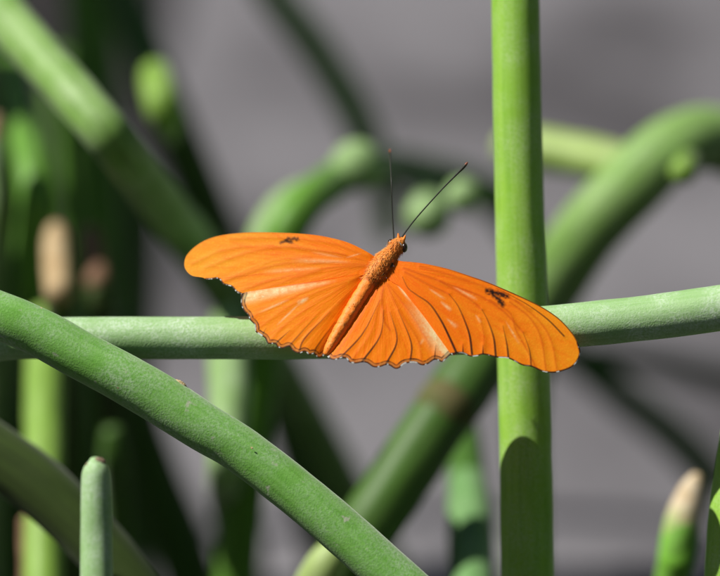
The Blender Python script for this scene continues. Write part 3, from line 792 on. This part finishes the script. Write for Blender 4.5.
def ground_mat():
    m, nt, b, out = new_mat('grey_concrete')
    tc = add(nt, 'ShaderNodeTexCoord')
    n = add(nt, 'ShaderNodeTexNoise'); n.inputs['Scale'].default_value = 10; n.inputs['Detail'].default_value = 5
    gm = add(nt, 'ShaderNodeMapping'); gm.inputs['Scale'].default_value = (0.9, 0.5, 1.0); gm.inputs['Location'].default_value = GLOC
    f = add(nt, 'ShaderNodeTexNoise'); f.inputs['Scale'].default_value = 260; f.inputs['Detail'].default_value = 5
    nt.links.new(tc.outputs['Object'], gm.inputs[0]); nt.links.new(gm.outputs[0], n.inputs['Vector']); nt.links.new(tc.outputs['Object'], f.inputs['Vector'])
    c = ramp(nt, n.outputs[0], [(0.38, (0.058, 0.054, 0.059)), (0.47, (0.138, 0.132, 0.142)), (0.62, (0.190, 0.183, 0.196))])  # dark end of the ramp paints soft stem shadows into the concrete
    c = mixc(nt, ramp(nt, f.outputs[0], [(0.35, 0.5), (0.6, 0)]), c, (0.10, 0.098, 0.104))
    nt.links.new(c, b.inputs['Base Color']); b.inputs['Roughness'].default_value = 0.9
    b.inputs['Specular IOR Level'].default_value = 0.2
    bp = add(nt, 'ShaderNodeBump'); bp.inputs['Strength'].default_value = 0.5; bp.inputs['Distance'].default_value = 0.002
    nt.links.new(f.outputs[0], bp.inputs['Height']); nt.links.new(bp.outputs[0], b.inputs['Normal'])
    return m


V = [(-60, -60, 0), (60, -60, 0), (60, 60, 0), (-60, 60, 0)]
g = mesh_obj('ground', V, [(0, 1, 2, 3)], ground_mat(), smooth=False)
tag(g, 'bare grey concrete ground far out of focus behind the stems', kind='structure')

# shade of the left ground painted as a dark bed the stems grow from: reaches back along the left and lies under the whole clump
nx, ny = 90, 120
V, F = [], []
for j in range(ny + 1):
    y = -0.5 + 2.6 * j / ny
    xe = -0.074 - 0.012 * max(0.0, y - 0.5) + 0.012 * noise.noise(Vector((y * 6, 2, 0)))
    k = min(1.0, max(0.0, (0.24 - y) / 0.10)); k = k * k * (3 - 2 * k)
    xe = xe * (1 - k) + (0.55 + 0.02 * noise.noise(Vector((y * 8, 5, 0)))) * k
    for i in range(nx + 1):
        t = i / nx
        x = -0.9 + (xe + 0.9) * t
        e = min(1.0, (xe - x) / 0.05, (y + 0.5) / 0.05, (2.1 - y) / 0.05)
        e = max(0.0, e)
        z = 0.004 + e * (0.012 + 0.010 * noise.noise(Vector((x * 40, y * 40, 1))) + 0.008 * noise.noise(Vector((x * 110, y * 110, 4))))
        V.append((x, y, z))
for j in range(ny):
    for i in range(nx):
        a = j * (nx + 1) + i
        F.append((a, a + 1, a + nx + 2, a + nx + 1))
SHADE_M = plain_mat('shade_dark_ground', (0.010, 0.009, 0.009), (0.030, 0.027, 0.028), 90, 0.95, 0.8, 0.004)
sheet = mesh_obj('shaded_ground_sheet', V, F, SHADE_M)
tag(sheet, 'shaded ground laid as a dark bed under the clump of stems at the left', kind='structure')

# ------------------------------------------------------------------ unseen shrub added beyond the top left to shade the back stems
E1 = Vector((0.768, 0.640, 0))
E2 = S_CAM.cross(E1).normalized()
if E2.z < 0: E2 = -E2
E1 = E1.normalized()
V, F = [], []
rs_ = random.Random(11)
stations = []
U0, U1, V0, V1 = -0.135, 0.075, -0.398, -0.215
for i in range(1150):
    u = rs_.uniform(U0, U1); v = rs_.uniform(V0, V1); l = 0.42 + rs_.uniform(-0.10, 0.12)
    c = E1 * u + E2 * v + S_CAM * l
    cw = RIGHT * c.x + UP * c.y - FWD * c.z + FOCUS
    # leaf turned roughly to the sun
    nrm = (SUN + Vector((rs_.uniform(-.7, .7), rs_.uniform(-.7, .7), rs_.uniform(-.5, .5)))).normalized()
    a = nrm.orthogonal().normalized(); b_ = nrm.cross(a)
    th = rs_.uniform(0, 6.28)
    ax = a * math.cos(th) + b_ * math.sin(th); bx = nrm.cross(ax)
    L = rs_.uniform(0.020, 0.032); W = L * 0.42
    k = len(V)
    for (p, q, s_) in ((0, 0, 0), (0.3, 0.8, -.06), (0.65, 0.85, -.08), (1, 0, 0.02), (0.65, -0.85, -.08), (0.3, -0.8, -.06)):
        V.append(cw + ax * (p - 0.5) * L * 2 * 0.5 + bx * q * W * 0.5 + nrm * s_ * L)
    F += [(k, k + 1, k + 2, k + 3), (k, k + 3, k + 4, k + 5)]
cc = E1 * ((U0 + U1) / 2) + E2 * ((V0 + V1) / 2) + S_CAM * 0.42
ccw = RIGHT * cc.x + UP * cc.y - FWD * cc.z + FOCUS
sh = bpy.data.objects.new('added_shade_shrub', None); COL.objects.link(sh)
sh.location = (ccw.x - 0.06, ccw.y + 0.02, 0)
tag(sh, 'unseen leafy shrub added for shade beyond the top left of the picture', 'shrub')
crown = mesh_obj('crown', V, F, M['leaf'], parent=sh, origin=sh.location)
tr = []
for f, r in ((-0.02, 0.011), (0.35, 0.009), (0.7, 0.007), (1.0, 0.004)):
    tr.append((sh.location.x + 0.06 * f + 0.01 * math.sin(f * 9), sh.location.y - 0.02 * f, ccw.z * f, r))
dn = catmull(tr, 0.01)
VV, FF, AA = sweep(dn[:, :3], dn[:, 3], 14, 0.1, 2.0)
for q in range(14):
    f = rs_.uniform(0.6, 1.0)
    p0 = Vector(catmull(tr, 0.01)[int(f * (len(dn) - 1))][:3])
    tgt = Vector(V[rs_.randrange(len(V))])
    bd_ = catmull([(*p0, 0.004), (*(p0.lerp(tgt, 0.5) + Vector((0, 0, 0.015))), 0.003), (*tgt, 0.0012)], 0.01)
    v2, f2, a2 = sweep(bd_[:, :3], bd_[:, 3], 8)
    k = len(VV); VV = list(VV) + list(v2); FF += [tuple(i + k for i in ff) for ff in f2]
mesh_obj('trunk', VV, FF, M['bark'], parent=sh, origin=sh.location)

# ------------------------------------------------------------------ unseen hedge added on all sides to keep sky light off the stems
rh = random.Random(5)
hv, hf = [], []
hedge = bpy.data.objects.new('sky_block_hedge', None); COL.objects.link(hedge)
hedge.location = (1.1, -1.9, 0)
tag(hedge, 'unseen hedge added all round to block sky light, out of the picture', 'hedge')
runs = [((1.25, 3.2), (1.25, -1.9), 2.3), ((1.25, -1.9), (-1.7, -1.9), 2.3), ((-1.7, -1.9), (-1.7, 3.2), 1.5), ((-1.7, 3.2), (1.25, 3.2), 2.3)]
for (a, b_, top) in runs:
    a, b_ = Vector((*a, 0)), Vector((*b_, 0))
    dr = (b_ - a).normalized(); nr_ = Vector((-dr.y, dr.x, 0)); ln = (b_ - a).length
    for i in range(int(ln * top * 1700)):
        c = a + dr * rh.uniform(0, ln) + nr_ * rh.gauss(0, 0.11) + Vector((0, 0, top * rh.random() ** 0.9 + 0.02))
        n = Vector((rh.gauss(0, 1), rh.gauss(0, 1), rh.gauss(0.3, 1))).normalized()
        ax = n.orthogonal().normalized(); bx = n.cross(ax); th = rh.uniform(0, 6.28)
        u_ = ax * math.cos(th) + bx * math.sin(th); w_ = n.cross(u_)
        L = rh.uniform(0.05, 0.085); k = len(hv)
        hv += [c - u_ * L * 0.5, c + w_ * L * 0.24, c + u_ * L * 0.5, c - w_ * L * 0.24]
        hf.append((k, k + 1, k + 2, k + 3))
mesh_obj('foliage', hv, hf, M['leaf'], parent=hedge, origin=hedge.location, smooth=False)
tv, tf = [], []
for (a, b_, top) in runs:
    for q in range(8):
        f = (q + 0.5) / 8
        x, y = a[0] + (b_[0] - a[0]) * f, a[1] + (b_[1] - a[1]) * f
        p_ = catmull([(x, y, -0.02, 0.025), (x + rh.uniform(-.04, .04), y + rh.uniform(-.04, .04), 0.9, 0.018), (x + rh.uniform(-.06, .06), y + rh.uniform(-.06, .06), top * 0.9, 0.006)], 0.08)
        v2, f2, _ = sweep(p_[:, :3], p_[:, 3], 8)
        k = len(tv); tv += list(v2); tf += [tuple(i + k for i in ff) for ff in f2]
mesh_obj('woody_stems', tv, tf, M['bark'], parent=hedge, origin=hedge.location)

# ------------------------------------------------------------------ light, sky, camera
w = bpy.data.worlds.new('World'); scene.world = w; w.use_nodes = True
nt = w.node_tree
bg = nt.nodes['Background']
sky = nt.nodes.new('ShaderNodeTexSky'); sky.sky_type = 'NISHITA'; sky.sun_disc = False
sky.sun_elevation = math.asin(SUN.z); sky.sun_rotation = math.atan2(SUN.x, SUN.y)
nt.links.new(sky.outputs[0], bg.inputs[0]); bg.inputs[1].default_value = 0.05
ld = bpy.data.lights.new('sun', 'SUN'); ld.energy = 5.0; ld.angle = math.radians(0.5); ld.color = (1.0, 0.96, 0.90)
lo = bpy.data.objects.new('sun', ld); COL.objects.link(lo)
lo.rotation_euler = SUN.to_track_quat('Z', 'Y').to_euler()
lo.location = SUN * 3

cd = bpy.data.cameras.new('camera'); co = bpy.data.objects.new('camera', cd); COL.objects.link(co)
co.location = EYE
co.rotation_euler = (math.radians(90) - TH, 0, 0)
cd.sensor_width = 36; cd.lens = 36 / WIDTH * DIST
cd.clip_start = 0.02; cd.clip_end = 200
cd.dof.use_dof = True; cd.dof.focus_distance = DIST - 0.004
cd.dof.aperture_fstop = cd.lens / 1000 / 0.031
cd.dof.aperture_blades = 0
scene.camera = co

vs = scene.view_settings
vs.view_transform = 'Standard'; vs.look = 'None'; vs.exposure = 0.28; vs.gamma = 1; vs.use_curve_mapping = False
scene.render.engine = 'CYCLES'
scene.cycles.use_denoising = True
scene.cycles.sample_clamp_indirect = 6
